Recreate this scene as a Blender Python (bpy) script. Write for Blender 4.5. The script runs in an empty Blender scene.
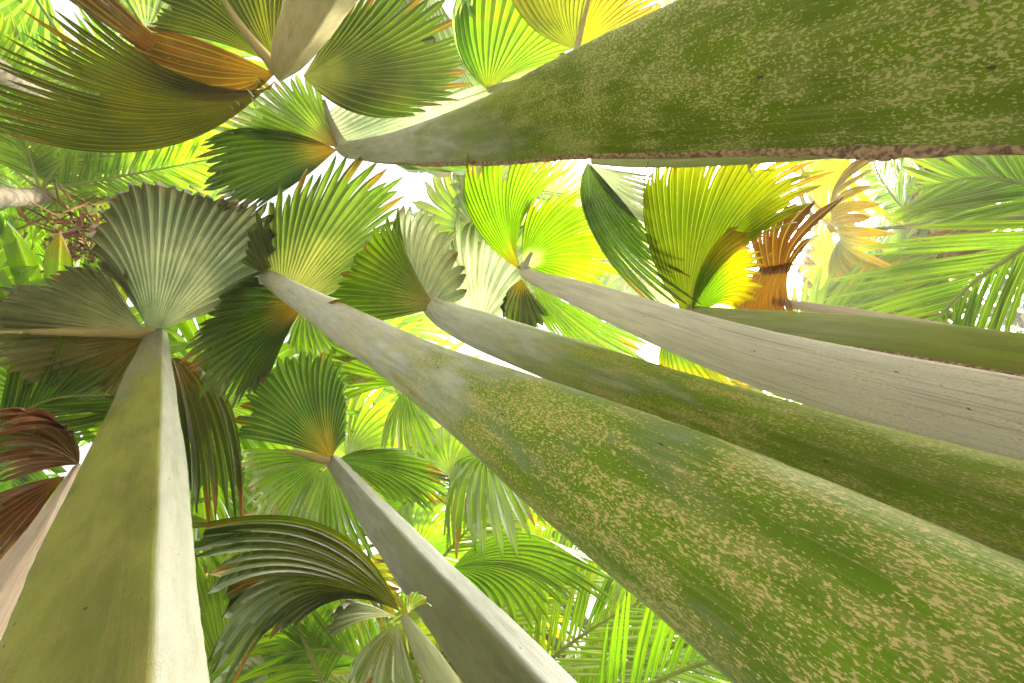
import bpy, math, random
from mathutils import Vector as V, noise as NZ
random.seed(11)
S = bpy.context.scene
COL = S.collection
# ------------------------------------------------------------------ camera
W, H, LENS = 1024, 683, 16.0
F = LENS/36.0*W
CAM = V((0, 0, 0.62))
ZEN = (190, 190)                       # where verticals meet
def cdir(px, py): return V(((px-W/2)/F, -(py-H/2)/F, -1.0))
zc = cdir(*ZEN).normalized()
fc = V((0, 0, -1)); yc = (fc - zc*fc.dot(zc)).normalized(); xc = yc.cross(zc)
def toworld(v): return V((v.dot(xc), v.dot(yc), v.dot(zc)))
def ray(px, py): return toworld(cdir(px, py)).normalized()
def at(px, py, d): return CAM + ray(px, py)*d
def at_h(px, py, h):                   # h metres above the camera
    r = ray(px, py); return CAM + r*(h/r.z)
def at_r(px, py, r0):                  # horizontal distance r0
    r = ray(px, py); return CAM + r*(r0/math.hypot(r.x, r.y))
FWD = toworld(fc)
def wide(P, px): return px*(P-CAM).dot(FWD)/F
from mathutils import Matrix
cam = bpy.data.objects.new('camera', bpy.data.cameras.new('camera'))
COL.objects.link(cam)
X, Y, Zc = toworld(V((1,0,0))), toworld(V((0,1,0))), toworld(V((0,0,1)))
m = Matrix((X, Y, Zc)).transposed().to_4x4(); m.translation = CAM
cam.matrix_world = m
cam.data.lens = LENS; cam.data.sensor_width = 36; cam.data.clip_start = 0.02; cam.data.clip_end = 2000
S.camera = cam

# ------------------------------------------------------------------ light
w = bpy.data.worlds.new('World'); S.world = w; w.use_nodes = True
nt = w.node_tree; nt.nodes.clear()
sun_az = ray(905, 215); SAZ = math.atan2(sun_az.x, sun_az.y); SEL = math.radians(27)
sky = nt.nodes.new('ShaderNodeTexSky'); sky.sky_type = 'NISHITA'; sky.sun_disc = False
sky.sun_elevation = SEL; sky.sun_rotation = SAZ; sky.air_density = 1.0; sky.dust_density = 3.5
hs = nt.nodes.new('ShaderNodeHueSaturation'); hs.inputs['Saturation'].default_value = 0.22
bg = nt.nodes.new('ShaderNodeBackground'); bg.inputs['Strength'].default_value = 0.15
out = nt.nodes.new('ShaderNodeOutputWorld')
nt.links.new(sky.outputs[0], hs.inputs['Color']); wb = nt.nodes.new('ShaderNodeMix'); wb.data_type = 'RGBA'; wb.blend_type = 'MULTIPLY'; wb.inputs[0].default_value = 1; wb.inputs[7].default_value = (1, .98, .9, 1)
nt.links.new(hs.outputs[0], wb.inputs[6]); nt.links.new(wb.outputs[2], bg.inputs[0]); nt.links.new(bg.outputs[0], out.inputs[0])
sl = bpy.data.lights.new('sun', 'SUN'); sl.energy = 2.4; sl.angle = math.radians(8); sl.color = (1, .92, .78)
so = bpy.data.objects.new('sun', sl); COL.objects.link(so)
sd = V((math.sin(SAZ)*math.cos(SEL), math.cos(SAZ)*math.cos(SEL), math.sin(SEL)))
so.rotation_euler = sd.to_track_quat('Z', 'Y').to_euler(); so.location = sd*30
S.view_settings.view_transform = 'Standard'; S.view_settings.look = 'None'
S.view_settings.gamma = 1; S.view_settings.use_curve_mapping = False
S.view_settings.exposure = 2.56
S.render.engine = 'CYCLES'
S.cycles.max_bounces = 10; S.cycles.transmission_bounces = 6; S.cycles.diffuse_bounces = 6
S.cycles.use_denoising = True
S.cycles.sample_clamp_indirect = 8

# ------------------------------------------------------------------ materials
def newmat(name):
    mt = bpy.data.materials.new(name); mt.use_nodes = True
    t = mt.node_tree; t.nodes.clear()
    return mt, t, lambda k, **kw: _n(t, k, **kw)
def _n(t, k, **kw):
    nd = t.nodes.new(k)
    for a, b in kw.items(): setattr(nd, a, b)
    return nd
def L(t, a, b): t.links.new(a, b)
def mathn(t, op, a, b=None, clamp=False):
    nd = t.nodes.new('ShaderNodeMath'); nd.operation = op; nd.use_clamp = clamp
    for i, v in enumerate((a, b)):
        if v is None: continue
        if isinstance(v, (int, float)): nd.inputs[i].default_value = v
        else: t.links.new(v, nd.inputs[i])
    return nd.outputs[0]
def mixc(t, fac, a, b, mode='MIX'):
    nd = t.nodes.new('ShaderNodeMix'); nd.data_type = 'RGBA'; nd.blend_type = mode
    for i, v in ((0, fac), (6, a), (7, b)):
        if isinstance(v, (int, float)): nd.inputs[i].default_value = v
        elif isinstance(v, tuple): nd.inputs[i].default_value = (*v, 1) if len(v) == 3 else v
        else: t.links.new(v, nd.inputs[i])
    return nd.outputs[2]
def smooth(t, v, lo, hi):
    nd = t.nodes.new('ShaderNodeMapRange'); nd.interpolation_type = 'SMOOTHSTEP'
    t.links.new(v, nd.inputs[0]); nd.inputs[1].default_value = lo; nd.inputs[2].default_value = hi
    return nd.outputs[0]

def leaf_material(name, trans=1.0, rough=.42, sheen=.35, spots=.4, tint=(.78, .95, .3), sat=1.15):
    """pigment from the blade's own colour attribute; ribs and fine veins from the pleat UV"""
    mt, t, n = newmat(name)
    at_ = n('ShaderNodeVertexColor'); at_.layer_name = 'pigment'
    uv = n('ShaderNodeUVMap'); uv.uv_map = 'pleat'
    sep = n('ShaderNodeSeparateXYZ'); L(t, uv.outputs[0], sep.inputs[0])
    fr = mathn(t, 'FRACT', sep.outputs[0])
    rib = mathn(t, 'ABSOLUTE', mathn(t, 'SUBTRACT', fr, .5))             # 0 on the rib, .5 in the valley
    ribm = smooth(t, rib, .09, .0)
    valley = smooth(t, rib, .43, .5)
    # fine veins: noise stretched along the blade
    cmb = n('ShaderNodeCombineXYZ'); L(t, mathn(t, 'MULTIPLY', sep.outputs[0], 9.0), cmb.inputs[0]); L(t, mathn(t, 'MULTIPLY', sep.outputs[1], 2.5), cmb.inputs[1])
    vn = n('ShaderNodeTexNoise'); vn.inputs['Scale'].default_value = 1.0; vn.inputs['Detail'].default_value = 3; L(t, cmb.outputs[0], vn.inputs['Vector'])
    geo = n('ShaderNodeNewGeometry')
    bn = n('ShaderNodeTexNoise'); bn.inputs['Scale'].default_value = 3.0; bn.inputs['Detail'].default_value = 5; L(t, geo.outputs['Position'], bn.inputs['Vector'])
    sn = n('ShaderNodeTexNoise'); sn.inputs['Scale'].default_value = 38.0; sn.inputs['Detail'].default_value = 2; L(t, geo.outputs['Position'], sn.inputs['Vector'])
    c = mixc(t, mathn(t, 'MULTIPLY', smooth(t, vn.outputs[0], .35, .7), .45), at_.outputs[0], (1.0, 1.0, .8), 'MULTIPLY')
    dark = mixc(t, smooth(t, vn.outputs[0], .62, .38), (1, 1, 1), (.62, .66, .6))
    c = mixc(t, 1.0, c, dark, 'MULTIPLY')
    big = mixc(t, smooth(t, bn.outputs[0], .3, .7), (.62, .7, .6), (1.3, 1.18, 1.05))
    blot = n('ShaderNodeTexNoise'); blot.inputs['Scale'].default_value = 7; blot.inputs['Detail'].default_value = 6; blot.inputs['Roughness'].default_value = .7; L(t, geo.outputs['Position'], blot.inputs['Vector'])
    c = mixc(t, mathn(t, 'MULTIPLY', smooth(t, blot.outputs[0], .54, .7), spots*.8), c, (.11, .075, .02))
    c = mixc(t, 1.0, c, big, 'MULTIPLY')
    c2 = mixc(t, mathn(t, 'MULTIPLY', ribm, .38), c, (.34, .33, .15))
    c2 = mixc(t, mathn(t, 'MULTIPLY', smooth(t, sn.outputs[0], .69, .76), spots), c2, (.22, .14, .05))
    hsv = n('ShaderNodeHueSaturation'); hsv.inputs['Hue'].default_value = .502; hsv.inputs['Saturation'].default_value = sat
    hsv.inputs['Value'].default_value = 2.1*trans
    L(t, c2, hsv.inputs['Color'])
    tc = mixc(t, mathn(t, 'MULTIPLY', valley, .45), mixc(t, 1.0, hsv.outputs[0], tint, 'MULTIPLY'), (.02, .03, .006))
    dif = n('ShaderNodeBsdfDiffuse'); L(t, c2, dif.inputs[0])
    tr = n('ShaderNodeBsdfTranslucent'); L(t, tc, tr.inputs[0])
    add = n('ShaderNodeAddShader'); L(t, dif.outputs[0], add.inputs[0]); L(t, tr.outputs[0], add.inputs[1])
    gl = n('ShaderNodeBsdfGlossy'); gl.inputs['Roughness'].default_value = rough; gl.inputs[0].default_value = (1, 1, 1, 1)
    lw = n('ShaderNodeFresnel'); lw.inputs[0].default_value = 1.38
    mx = n('ShaderNodeMixShader'); L(t, mathn(t, 'MULTIPLY', lw.outputs[0], sheen), mx.inputs[0]); L(t, add.outputs[0], mx.inputs[1]); L(t, gl.outputs[0], mx.inputs[2])
    bmp = n('ShaderNodeBump'); bmp.inputs['Strength'].default_value = .35; bmp.inputs['Distance'].default_value = .01
    L(t, mathn(t, 'ADD', mathn(t, 'MULTIPLY', vn.outputs[0], .6), ribm), bmp.inputs['Height'])
    for s_ in (dif, tr, gl): L(t, bmp.outputs[0], s_.inputs['Normal'])
    o = n('ShaderNodeOutputMaterial'); L(t, mx.outputs[0], o.inputs[0])
    return mt
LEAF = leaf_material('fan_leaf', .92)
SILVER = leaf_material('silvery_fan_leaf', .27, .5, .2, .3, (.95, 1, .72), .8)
FOLD_SHADED = leaf_material('shaded_folded_leaf', .34, .45, .25)  # darker copy: the folded leaf's shading is put into its colour
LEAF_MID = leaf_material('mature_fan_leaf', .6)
LEAF_SHADED = leaf_material('shaded_fan_leaf', .5, .45, .14)  # low transmission stands in for the shade of leaves above
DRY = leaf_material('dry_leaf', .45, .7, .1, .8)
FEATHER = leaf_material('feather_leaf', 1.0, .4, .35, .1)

def stalk_material(name, green=(.135, .2, .028), pale=(.36, .36, .28), tan=(.4, .3, .12), fleck=.5, pale_lo=.35, pale_hi=.8, side=None, streak=0.0, coat=.0):
    """UV 'bark': x metres round, y metres along; attribute 'along' 0 at the hub .. 1 at the ground, 'round' -1..1 across"""
    mt, t, n = newmat(name)
    uv = n('ShaderNodeUVMap'); uv.uv_map = 'bark'
    al = n('ShaderNodeAttribute'); al.attribute_name = 'height_part'
    ar = n('ShaderNodeAttribute'); ar.attribute_name = 'facet'
    def tex(sx, sy, sc, det=4, rough=.6, dist=0.0):
        mp = n('ShaderNodeMapping'); mp.inputs['Scale'].default_value = (sx, sy, 1); L(t, uv.outputs[0], mp.inputs[0])
        nn = n('ShaderNodeTexNoise'); nn.inputs['Scale'].default_value = sc; nn.inputs['Detail'].default_value = det; nn.inputs['Roughness'].default_value = rough
        nn.inputs['Distortion'].default_value = dist
        L(t, mp.outputs[0], nn.inputs['Vector']); return nn.outputs[0]
    big = tex(1, .5, 6, 4); mid = tex(1, .35, 18, 5); fl = tex(1.0, .5, 280, 3, .6, .3); fl2 = tex(1, .45, 125, 3, .6, .3); fib = tex(1, .03, 90, 3); dots = tex(1, .7, 62, 1, .4)
    g = mixc(t, smooth(t, big, .3, .7), tuple(x*.72 for x in green), tuple(min(1, x*1.25) for x in green))
    g = mixc(t, mathn(t, 'MULTIPLY', smooth(t, mid, .45, .7), .5), g, tuple(a*.6+b*.4 for a, b in zip(green, tan)))
    # waxy pale bloom towards the leaf
    pv = mathn(t, 'ADD', al.outputs['Fac'], mathn(t, 'MULTIPLY', mathn(t, 'SUBTRACT', big, .5), .5))
    pf = smooth(t, pv, pale_hi, pale_lo)
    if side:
        pf = mathn(t, 'MAXIMUM', pf, mathn(t, 'MULTIPLY', smooth(t, ar.outputs['Fac'], side[1], side[2]), side[0]))  # paler facet: own pale tone plus light from the right put into the colour
    pcol = mixc(t, smooth(t, mid, .3, .7), tuple(x*.85 for x in pale), tuple(x*1.12 for x in pale))
    c = mixc(t, mathn(t, 'MULTIPLY', pf, .9), g, pcol)
    # tan corky flecks in drifts
    drift = smooth(t, mathn(t, 'ADD', mathn(t, 'MULTIPLY', big, .6), mathn(t, 'MULTIPLY', mid, .5)), .38, .64)
    thr = mathn(t, 'SUBTRACT', fl, mathn(t, 'MULTIPLY', mathn(t, 'SUBTRACT', 1.0, drift), .14))
    f1 = smooth(t, thr, .51, .57)
    thr2 = mathn(t, 'SUBTRACT', fl2, mathn(t, 'MULTIPLY', mathn(t, 'SUBTRACT', 1.0, drift), .1))
    f2 = smooth(t, thr2, .56, .61)
    near = smooth(t, al.outputs['Fac'], .25, .66)
    ff = mathn(t, 'MULTIPLY', mathn(t, 'MULTIPLY', mathn(t, 'MAXIMUM', f1, mathn(t, 'MULTIPLY', f2, .9)), near), fleck, True)
    c = mixc(t, ff, c, tan)
    c = mixc(t, mathn(t, 'MULTIPLY', smooth(t, tex(1, .12, 14, 5, .65), .5, .72), .35), c, tuple(x*.45 for x in green))
    c = mixc(t, mathn(t, 'MULTIPLY', smooth(t, tex(1, .02, 160, 2), .5, .7), .18), c, tan)
    if streak:
        c = mixc(t, mathn(t, 'MULTIPLY', smooth(t, fib, .52, .68), streak), c, (.24, .16, .08))
    c = mixc(t, mathn(t, 'MULTIPLY', smooth(t, dots, .765, .79), .85), c, (.035, .025, .015))
    p = n('ShaderNodeBsdfPrincipled'); L(t, c, p.inputs['Base Color']); p.inputs['Roughness'].default_value = .55; p.inputs['Specular IOR Level'].default_value = .14
    p.inputs['Coat Weight'].default_value = coat; p.inputs['Coat Roughness'].default_value = .35
    b = n('ShaderNodeBump'); b.inputs['Strength'].default_value = .5; b.inputs['Distance'].default_value = .004
    L(t, mathn(t, 'ADD', mathn(t, 'ADD', ff, mathn(t, 'MULTIPLY', fib, 1.0)), mathn(t, 'MULTIPLY', mid, .6)), b.inputs['Height']); L(t, b.outputs[0], p.inputs['Normal'])
    o = n('ShaderNodeOutputMaterial'); L(t, p.outputs[0], o.inputs[0])
    return mt
def rough_material(name, a, b, sc=30, bump=.01):
    mt, t, n = newmat(name)
    g = n('ShaderNodeNewGeometry'); nn = n('ShaderNodeTexNoise'); nn.inputs['Scale'].default_value = sc; nn.inputs['Detail'].default_value = 6; L(t, g.outputs['Position'], nn.inputs['Vector'])
    p = n('ShaderNodeBsdfPrincipled'); L(t, mixc(t, smooth(t, nn.outputs[0], .35, .65), a, b), p.inputs['Base Color']); p.inputs['Roughness'].default_value = .9
    bb = n('ShaderNodeBump'); bb.inputs['Distance'].default_value = bump; L(t, nn.outputs[0], bb.inputs['Height']); L(t, bb.outputs[0], p.inputs['Normal'])
    o = n('ShaderNodeOutputMaterial'); L(t, p.outputs[0], o.inputs[0]); return mt
TORN = rough_material('torn_brown_fibre', (.13, .07, .04), (.42, .27, .15), 110)
SOIL = rough_material('leaf_litter', (.26, .21, .11), (.46, .39, .26), 6, .05)
BARK = rough_material('grey_bark', (.07, .055, .035), (.2, .17, .12), 14)

# ------------------------------------------------------------------ helpers
def thing(name, label, cat, loc, group=None):
    o = bpy.data.objects.new(name, None); COL.objects.link(o); o.location = loc; o.empty_display_size = .1
    o['label'] = label; o['category'] = cat
    if group: o['group'] = group
    return o
def build(name, verts, faces, mat, parent=None, cols=None, uvs=None, uvname='pleat', attrs=None, smooth_=True):
    me = bpy.data.meshes.new(name)
    off = parent.location if parent else V((0, 0, 0))
    pp = parent
    while pp and pp.parent: pp = pp.parent; off = off + pp.location
    me.from_pydata([tuple(v-off) for v in verts], [], faces)
    if cols:
        a = me.color_attributes.new('pigment', 'FLOAT_COLOR', 'POINT')
        a.data.foreach_set('color', [x for c in cols for x in (c[0], c[1], c[2], 1.0)])
    if attrs:
        for k, vals in attrs.items():
            a = me.attributes.new(k, 'FLOAT', 'POINT'); a.data.foreach_set('value', vals)
    if uvs:
        u = me.uv_layers.new(name=uvname)
        u.data.foreach_set('uv', [x for l in me.loops for x in uvs[l.vertex_index]])
    if smooth_: me.polygons.foreach_set('use_smooth', [True]*len(me.polygons))
    me.materials.append(mat); me.update()
    o = bpy.data.objects.new(name, me); COL.objects.link(o)
    if parent: o.parent = parent
    return o
def cr(pts, s):                        # Catmull-Rom through pts, s in 0..1
    n = len(pts)-1
    if n == 0: return pts[0].copy() if hasattr(pts[0], 'copy') else pts[0]
    x = min(max(s, 0), 1)*n; i = min(int(x), n-1); f = x-i
    p1, p2 = pts[i], pts[i+1]
    p0 = pts[i-1] if i else p1*2-p2
    p3 = pts[i+2] if i+2 <= n else p2*2-p1
    return 0.5*((2*p1)+(p2-p0)*f+(2*p0-5*p1+4*p2-p3)*f*f+(3*p1-p0-3*p2+p3)*f**3)
UP = V((0, 0, 1))
def lerp(a, b, f): return tuple(x+(y-x)*f for x, y in zip(a, b))

# pigments (linear)
GREEN = (.062, .105, .012); DEEP = (.03, .06, .010); LIME = (.1, .16, .008); YELLOW = (.2, .19, .012); OLIVE = (.082, .08, .010)
GREY = (.57, .6, .57); BLOOM = (.16, .18, .10); BROWN = (.2, .1, .03); RUST = (.26, .12, .025); DEAD = (.1, .045, .02); BLUEG = (.06, .09, .05)

CURVE = {}
def lobe(parent, inner, rim, cols=(BLOOM, GREEN, LIME), mid=None, n=26, split=.72, pleat=.34, bow=.12, droop=.06, wave=.035, rows=16, mat=None, name='leaf_blade', tipvar=.09, tipcol=None, tipp=.15, seed=0, ragged=0.2, cpos=(.0, .38, 1.0)):
    """one pleated fan-leaf section: rays run from the inner curve to the rim curve, fused to `split`, free fingers beyond"""
    R = random.Random(seed*77+len(rim)*13+n)
    def raycurve(s):
        a, c = cr(inner, s), cr(rim, s)
        ln = (c-a).length
        b = cr(mid, s) if mid else (a+c)*.5+UP*bow*ln
        return a, b*2-(a+c)*.5, c, ln
    def P(s, u):
        a, q, c, ln = raycurve(s)
        if u <= 1: p = a*(1-u)**2+q*2*u*(1-u)+c*u*u
        else: p = c+(c-q)*2*(u-1)
        return p
    ph = R.random()*50
    sl = [min(.97, max(.2, split+R.uniform(-.1, .1)+.13*math.sin(ph+b*.9)*ragged)) for b in range(n+1)]
    rowsplit = [max(1, int(x*rows)) for x in sl]
    ex = [1+R.uniform(-tipvar, tipvar*.6)-(.25*R.random() if R.random() < ragged*.4 else 0) for _ in range(n)]
    dr = [droop*(1+R.uniform(-.7, 1.1)) for _ in range(n)]
    tb = [R.random() < tipp for _ in range(n)]
    sv = [R.uniform(.86, 1.14) for _ in range(n)]
    sw = [R.uniform(-.35, .35) for _ in range(n)]
    verts, cols_, uvs, faces, keys = [], [], [], [], {}
    def colr(u, k, b):
        u_ = u+.06*NZ.noise(V((b*.3+ph, u*2, 0)))
        if u_ < cpos[1]: c = lerp(cols[0], cols[1], max(0, (u_-cpos[0])/(cpos[1]-cpos[0])))
        else: c = lerp(cols[1], cols[2], min(1, (u_-cpos[1])/(cpos[2]-cpos[1])))
        if k is not None:
            c = tuple(x*sv[k] for x in c)
            if tb[k] and u > .8: c = lerp(c, tipcol or BROWN, min(1, (u-.8)/.12))
        return c
    def vert(key, p, u, k, b, uvx):
        if key in keys: return keys[key]
        keys[key] = len(verts); verts.append(p); cols_.append(colr(u, k, b)); uvs.append((uvx, u)); return keys[key]
    for k in range(n):
        s0, s1 = k/n, (k+1)/n; sm = (s0+s1)/2
        usp = max(rowsplit[k], rowsplit[k+1])/rows
        usn = min(rowsplit[k], rowsplit[k+1])/rows
        prev = None
        for r in range(rows+1):
            u = r/rows
            uu = u*(1+(ex[k]-1)*max(0, (u-usn)/(1-usn)) if usn < 1 else 1)
            t = max(0, (u-usn)/(1-usn)) if usn < 1 else 0
            wv = 1-.97*t**3.6-.07*min(1, t*3)*(1-t)
            pm = P(sm, uu)
            pl, pr = P(s0, uu), P(s1, uu)
            du = P(sm, min(uu+.03, 1.2))-P(sm, max(uu-.03, 0))
            nr = (pr-pl).cross(du)
            nr = nr.normalized() if nr.length > 1e-9 else UP
            if nr.z < 0: nr = -nr
            ln = (cr(rim, sm)-cr(inner, sm)).length
            hw = (pr-pl).length*.5
            dd = -UP*dr[k]*ln*t*t + (pr-pl)*sw[k]*t*t
            wv_ = nr*(wave*ln*u*math.sin(sm*9+ph)+.4*wave*ln*u*math.sin(sm*23+ph*2))
            wl_ = nr*(wave*ln*u*math.sin(s0*9+ph)+.4*wave*ln*u*math.sin(s0*23+ph*2)); wr_ = nr*(wave*ln*u*math.sin(s1*9+ph)+.4*wave*ln*u*math.sin(s1*23+ph*2))
            pm = pm+wv_; pl = pl+wl_; pr = pr+wr_
            ridge = pm+nr*pleat*hw*2*(.25+.75*min(1, u*3))*(1-.5*t)+dd
            row = []
            for side, bnd, pb in ((0, k, pl), (1, k+1, pr)):
                if r <= rowsplit[bnd]:
                    i = vert(('b', bnd, r), pb, u, None, bnd, k+side)
                else:
                    i = vert(('s', k, side, r), pm+(pb-pm)*wv+dd, u, k, bnd, k+side)
                row.append(i)
            c = vert(('m', k, r), ridge, u, k, k+.5, k+.5)
            cur = (row[0], c, row[1])
            if prev:
                faces.append((prev[0], prev[1], cur[1], cur[0])); faces.append((prev[1], prev[2], cur[2], cur[1]))
            prev = cur
    # uv x: boundaries shared by neighbours sit on integers, ribs on halves
    o = build(name, verts, faces, mat or LEAF, parent, cols_, uvs, smooth_=False); CURVE[o.name] = P
    return o

def sections(pts): return pts
PROFILES = {
 # (across, towards viewer) outlines, counter-clockwise; across is to the right when looking from the hub to the ground
 'round': [(-1, -.15), (-.93, .25), (-.7, .6), (-.35, .82), (0, .9), (.35, .82), (.7, .6), (.93, .25), (1, -.15), (.75, -.5), (.3, -.55), (-.3, -.55), (-.75, -.5)],
 'flat': [(-1, -.05), (-.97, .12), (-.7, .3), (-.35, .42), (0, .46), (.35, .42), (.7, .3), (.97, .12), (1, -.05), (.7, -.45), (.25, -.6), (-.25, -.6), (-.7, -.45)],
 'ridge_a': [(-1, -.25), (-.97, -.05), (-.6, .22), (-.1, .5), (.25, .64), (.37, .68), (.47, .62), (.65, .38), (.95, -.05), (1, -.2), (.7, -.6), (0, -.7), (-.7, -.6)],
 'ridge_b': [(-1, -.25), (-.95, -.02), (-.65, .38), (-.47, .62), (-.37, .68), (-.25, .64), (.1, .5), (.6, .22), (.97, -.05), (1, -.25), (.7, -.6), (0, -.7), (-.7, -.6)],
 'keel': [(-1, -.2), (-.98, .0), (-.6, .28), (-.2, .5), (-.05, .6), (.05, .6), (.2, .46), (.6, .34), (.97, .1), (1, -.1), (.7, -.5), (0, -.6), (-.7, -.5)],
}
def stalk(parent, st, mat, prof='round', rings=120, name='stalk', ground=True, wob=.018, edge=None):
    """st: (px, py, horizontal distance or None, width in px); None is filled on the straight line between the ends"""
    i0 = next((i for i, q in enumerate(st) if q[2] is None), 1)-1
    T = at_r(*st[i0][:3]); B = at_r(st[-1][0], st[-1][1], st[-1][2])
    pts, ws = [], []
    for x, y, r, wp in st:
        if r is None:                  # nearest point of the line T-B to the pixel's ray
            d1, d2 = ray(x, y), (B-T).normalized(); w0 = CAM-T
            b_ = d1.dot(d2); dd, ee = d1.dot(w0), d2.dot(w0)
            p = CAM+d1*((b_*ee-dd)/(1-b_*b_))
        else: p = at_r(x, y, r)
        pts.append(p); ws.append(wide(p, wp)*.5)
    if ground:
        d = (pts[-1]-pts[-2]).normalized()
        if pts[-1].z > .02:
            d.z = min(d.z, -.5)
            e = pts[-1]+d*((pts[-1].z+.02)/-d.z); n_ = 3
            for i in range(1, n_+1): pts.append(pts[-1].lerp(e, 1/(n_-i+1))); 
            for i in range(n_): ws.append(ws[-1]*1.04)
    pr = PROFILES[prof]
    dense = []
    m_ = len(pr)
    for i in range(m_):                # smooth the outline a little
        for f in (0, .5):
            p0, p1, p2, p3 = (V((*pr[(i+j) % m_], 0)) for j in (-1, 0, 1, 2))
            q = cr([p0, p1, p2, p3], (1+f)/3); dense.append((q.x, q.y))
    K = len(dense)
    cum = [0]
    for i in range(K): cum.append(cum[-1]+math.hypot(dense[(i+1) % K][0]-dense[i][0], dense[(i+1) % K][1]-dense[i][1]))
    verts, faces, uvs, hp, fcv, edgepts = [], [], [], [], [], []
    tot = 0; last = None
    segs = len(pts)-1; ws[0] *= .7
    hv = [0]
    for i in range(segs): hv.append(hv[-1]+(pts[i+1]-pts[i]).length)
    h0, h1 = pts[0].z, 0.0
    for r in range(rings+1):
        s = (r/rings)**1.0
        c = cr(pts, s); wd = cr(ws, s)
        t = (cr(pts, min(1, s+.01))-cr(pts, max(0, s-.01))).normalized()
        vd = (CAM-c).normalized()
        lat = t.cross(vd)
        if r == 0: lat0 = lat
        lat = lat.normalized(); fac = lat.cross(t)
        if fac.dot(vd) < 0: fac = -fac
        if last is not None: tot += (c-last).length
        last = c
        for k, (a, b) in enumerate(dense):
            j = 1+wob*NZ.noise(V((c.x*3+a, c.z*2.2, b+parent.location.x)))*3
            verts.append(c+lat*a*wd*(j+.012*NZ.noise(V((tot*26, a*3, b*3))))+fac*b*wd*j*.92)
            uvs.append((cum[k]*.16, tot)); hp.append(r/rings if False else min(1, max(0, (h0-c.z)/(h0-h1)))); fcv.append(a)
        if edge: edgepts.append((c+lat*edge[0]*wd+fac*edge[1]*wd, wd, t))
    for r in range(rings):
        for k in range(K):
            k2 = (k+1) % K
            faces.append((r*K+k, r*K+k2, (r+1)*K+k2, (r+1)*K+k))
    faces.append(tuple(range(K-1, -1, -1))); faces.append(tuple(range(rings*K, rings*K+K)))
    o = build(name, verts, faces, mat, parent, None, uvs, 'bark', {'height_part': hp, 'facet': fcv})
    return o, pts, edgepts
def torn_edge(parent, eps, lo, hi, size, name='torn_edge', seed=1):
    """ragged strip of brown fibre along one margin of a stalk"""
    R = random.Random(seed); n = len(eps); i0, i1 = int(lo*n), max(int(hi*n), int(lo*n)+2)
    C = [e[0] for e in eps[i0:i1]]; verts, faces = [], []; K = 7; N = 320
    for i in range(N+1):
        s = i/N; c = cr(C, s); t = (cr(C, min(1, s+.01))-cr(C, max(0, s-.01))).normalized()
        a = t.orthogonal().normalized(); b = t.cross(a)
        wl = size*(.55+.7*abs(NZ.noise(V((s*14, seed, 0))))+.12*R.random())*min(1, s*6+.05)
        for k in range(K):
            an = k/K*6.283; rr = wl*(1+.5*NZ.noise(V((s*110, k*1.7, seed))))
            verts.append(c+a*math.cos(an)*rr+b*math.sin(an)*rr)
    for i in range(N):
        for k in range(K): faces.append((i*K+k, i*K+(k+1) % K, (i+1)*K+(k+1) % K, (i+1)*K+k))
    return build(name, verts, faces, TORN, parent)

def frond(label, st, mat, prof='round', name='fan_palm_frond', cat='palm frond', group=None, wob=.018, edge=None, hub=0):
    """a fan leaf on its stalk; returns (thing, hub point, hub distance)"""
    p = at_r(st[-1][0], st[-1][1], st[-1][2]); 
    root = thing(name, label, cat, V((p.x, p.y, 0)), group)
    o, pts, ep = stalk(root, st, mat, prof, wob=wob, edge=edge)
    return root, o, pts[hub], (pts[hub]-CAM).length, ep
def pts_of(lst, D): return [at(x, y, D*k) for x, y, k in lst]
def blade(root, D, inner, rim, mid=None, **kw):
    kw['n'] = max(5, round(kw.get('n', 26)*.74)); kw['pleat'] = kw.get('pleat', .34)*1.5
    return lobe(root, pts_of(inner, D), pts_of(rim, D), mid=pts_of(mid, D) if mid else None, **kw)

def midrib(root, leaf, s, start, w0, mat, u1=.95):
    """pale costa running on from the stalk along one ray of a blade"""
    P = CURVE[leaf.name]; n = 18; pts = [start.lerp(P(s, 0), .3)]+[P(s, u1*i/n) for i in range(1, n+1)]
    pts = [p+(CAM-p).normalized()*.012 for p in pts]; v, f, uv = [], [], []
    r0 = wide(pts[0], w0)*.5; tube(v, f, pts, lambda q: r0*(1-q)**.7+.002, 8)
    for i in range(len(v)): uv.append(((i % 8)*.02, (i//8)*.05))
    return build('midrib', v, f, mat, root, None, uv, 'bark', {'height_part': [.0]*len(v), 'facet': [0.0]*len(v)})
def tube(verts, faces, pts, rad, K=6):
    b0 = len(verts); n = len(pts)
    for i, c in enumerate(pts):
        t = (pts[min(n-1, i+1)]-pts[max(0, i-1)]).normalized(); a = t.orthogonal().normalized(); b = t.cross(a)
        r = rad(i/(n-1))
        for k in range(K): an = k/K*6.2832; verts.append(c+a*math.cos(an)*r+b*math.sin(an)*r)
    for i in range(n-1):
        for k in range(K): faces.append((b0+i*K+k, b0+i*K+(k+1) % K, b0+(i+1)*K+(k+1) % K, b0+(i+1)*K+k))
# ------------------------------------------------------------------ the ground
def ground():
    R = 400; n = 48; vs, fs = [], []
    rad = [0, .8, 1.6, 3, 5, 8, 12, 20, 40, 90, 200, R]
    vs.append(V((0, 0, 0)))
    for r in rad[1:]:
        for k in range(n):
            a = k/n*6.2832; p = V((r*math.cos(a), r*math.sin(a), 0)); p.z = .05*NZ.noise(p*.8)-.02; vs.append(p)
    for k in range(n): fs.append((0, 1+k, 1+(k+1) % n))
    for i in range(len(rad)-2):
        for k in range(n): a = 1+i*n; fs.append((a+k, a+n+k, a+n+(k+1) % n, a+(k+1) % n))
    o = build('ground', vs, fs, SOIL); o['kind'] = 'structure'
ground()

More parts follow.
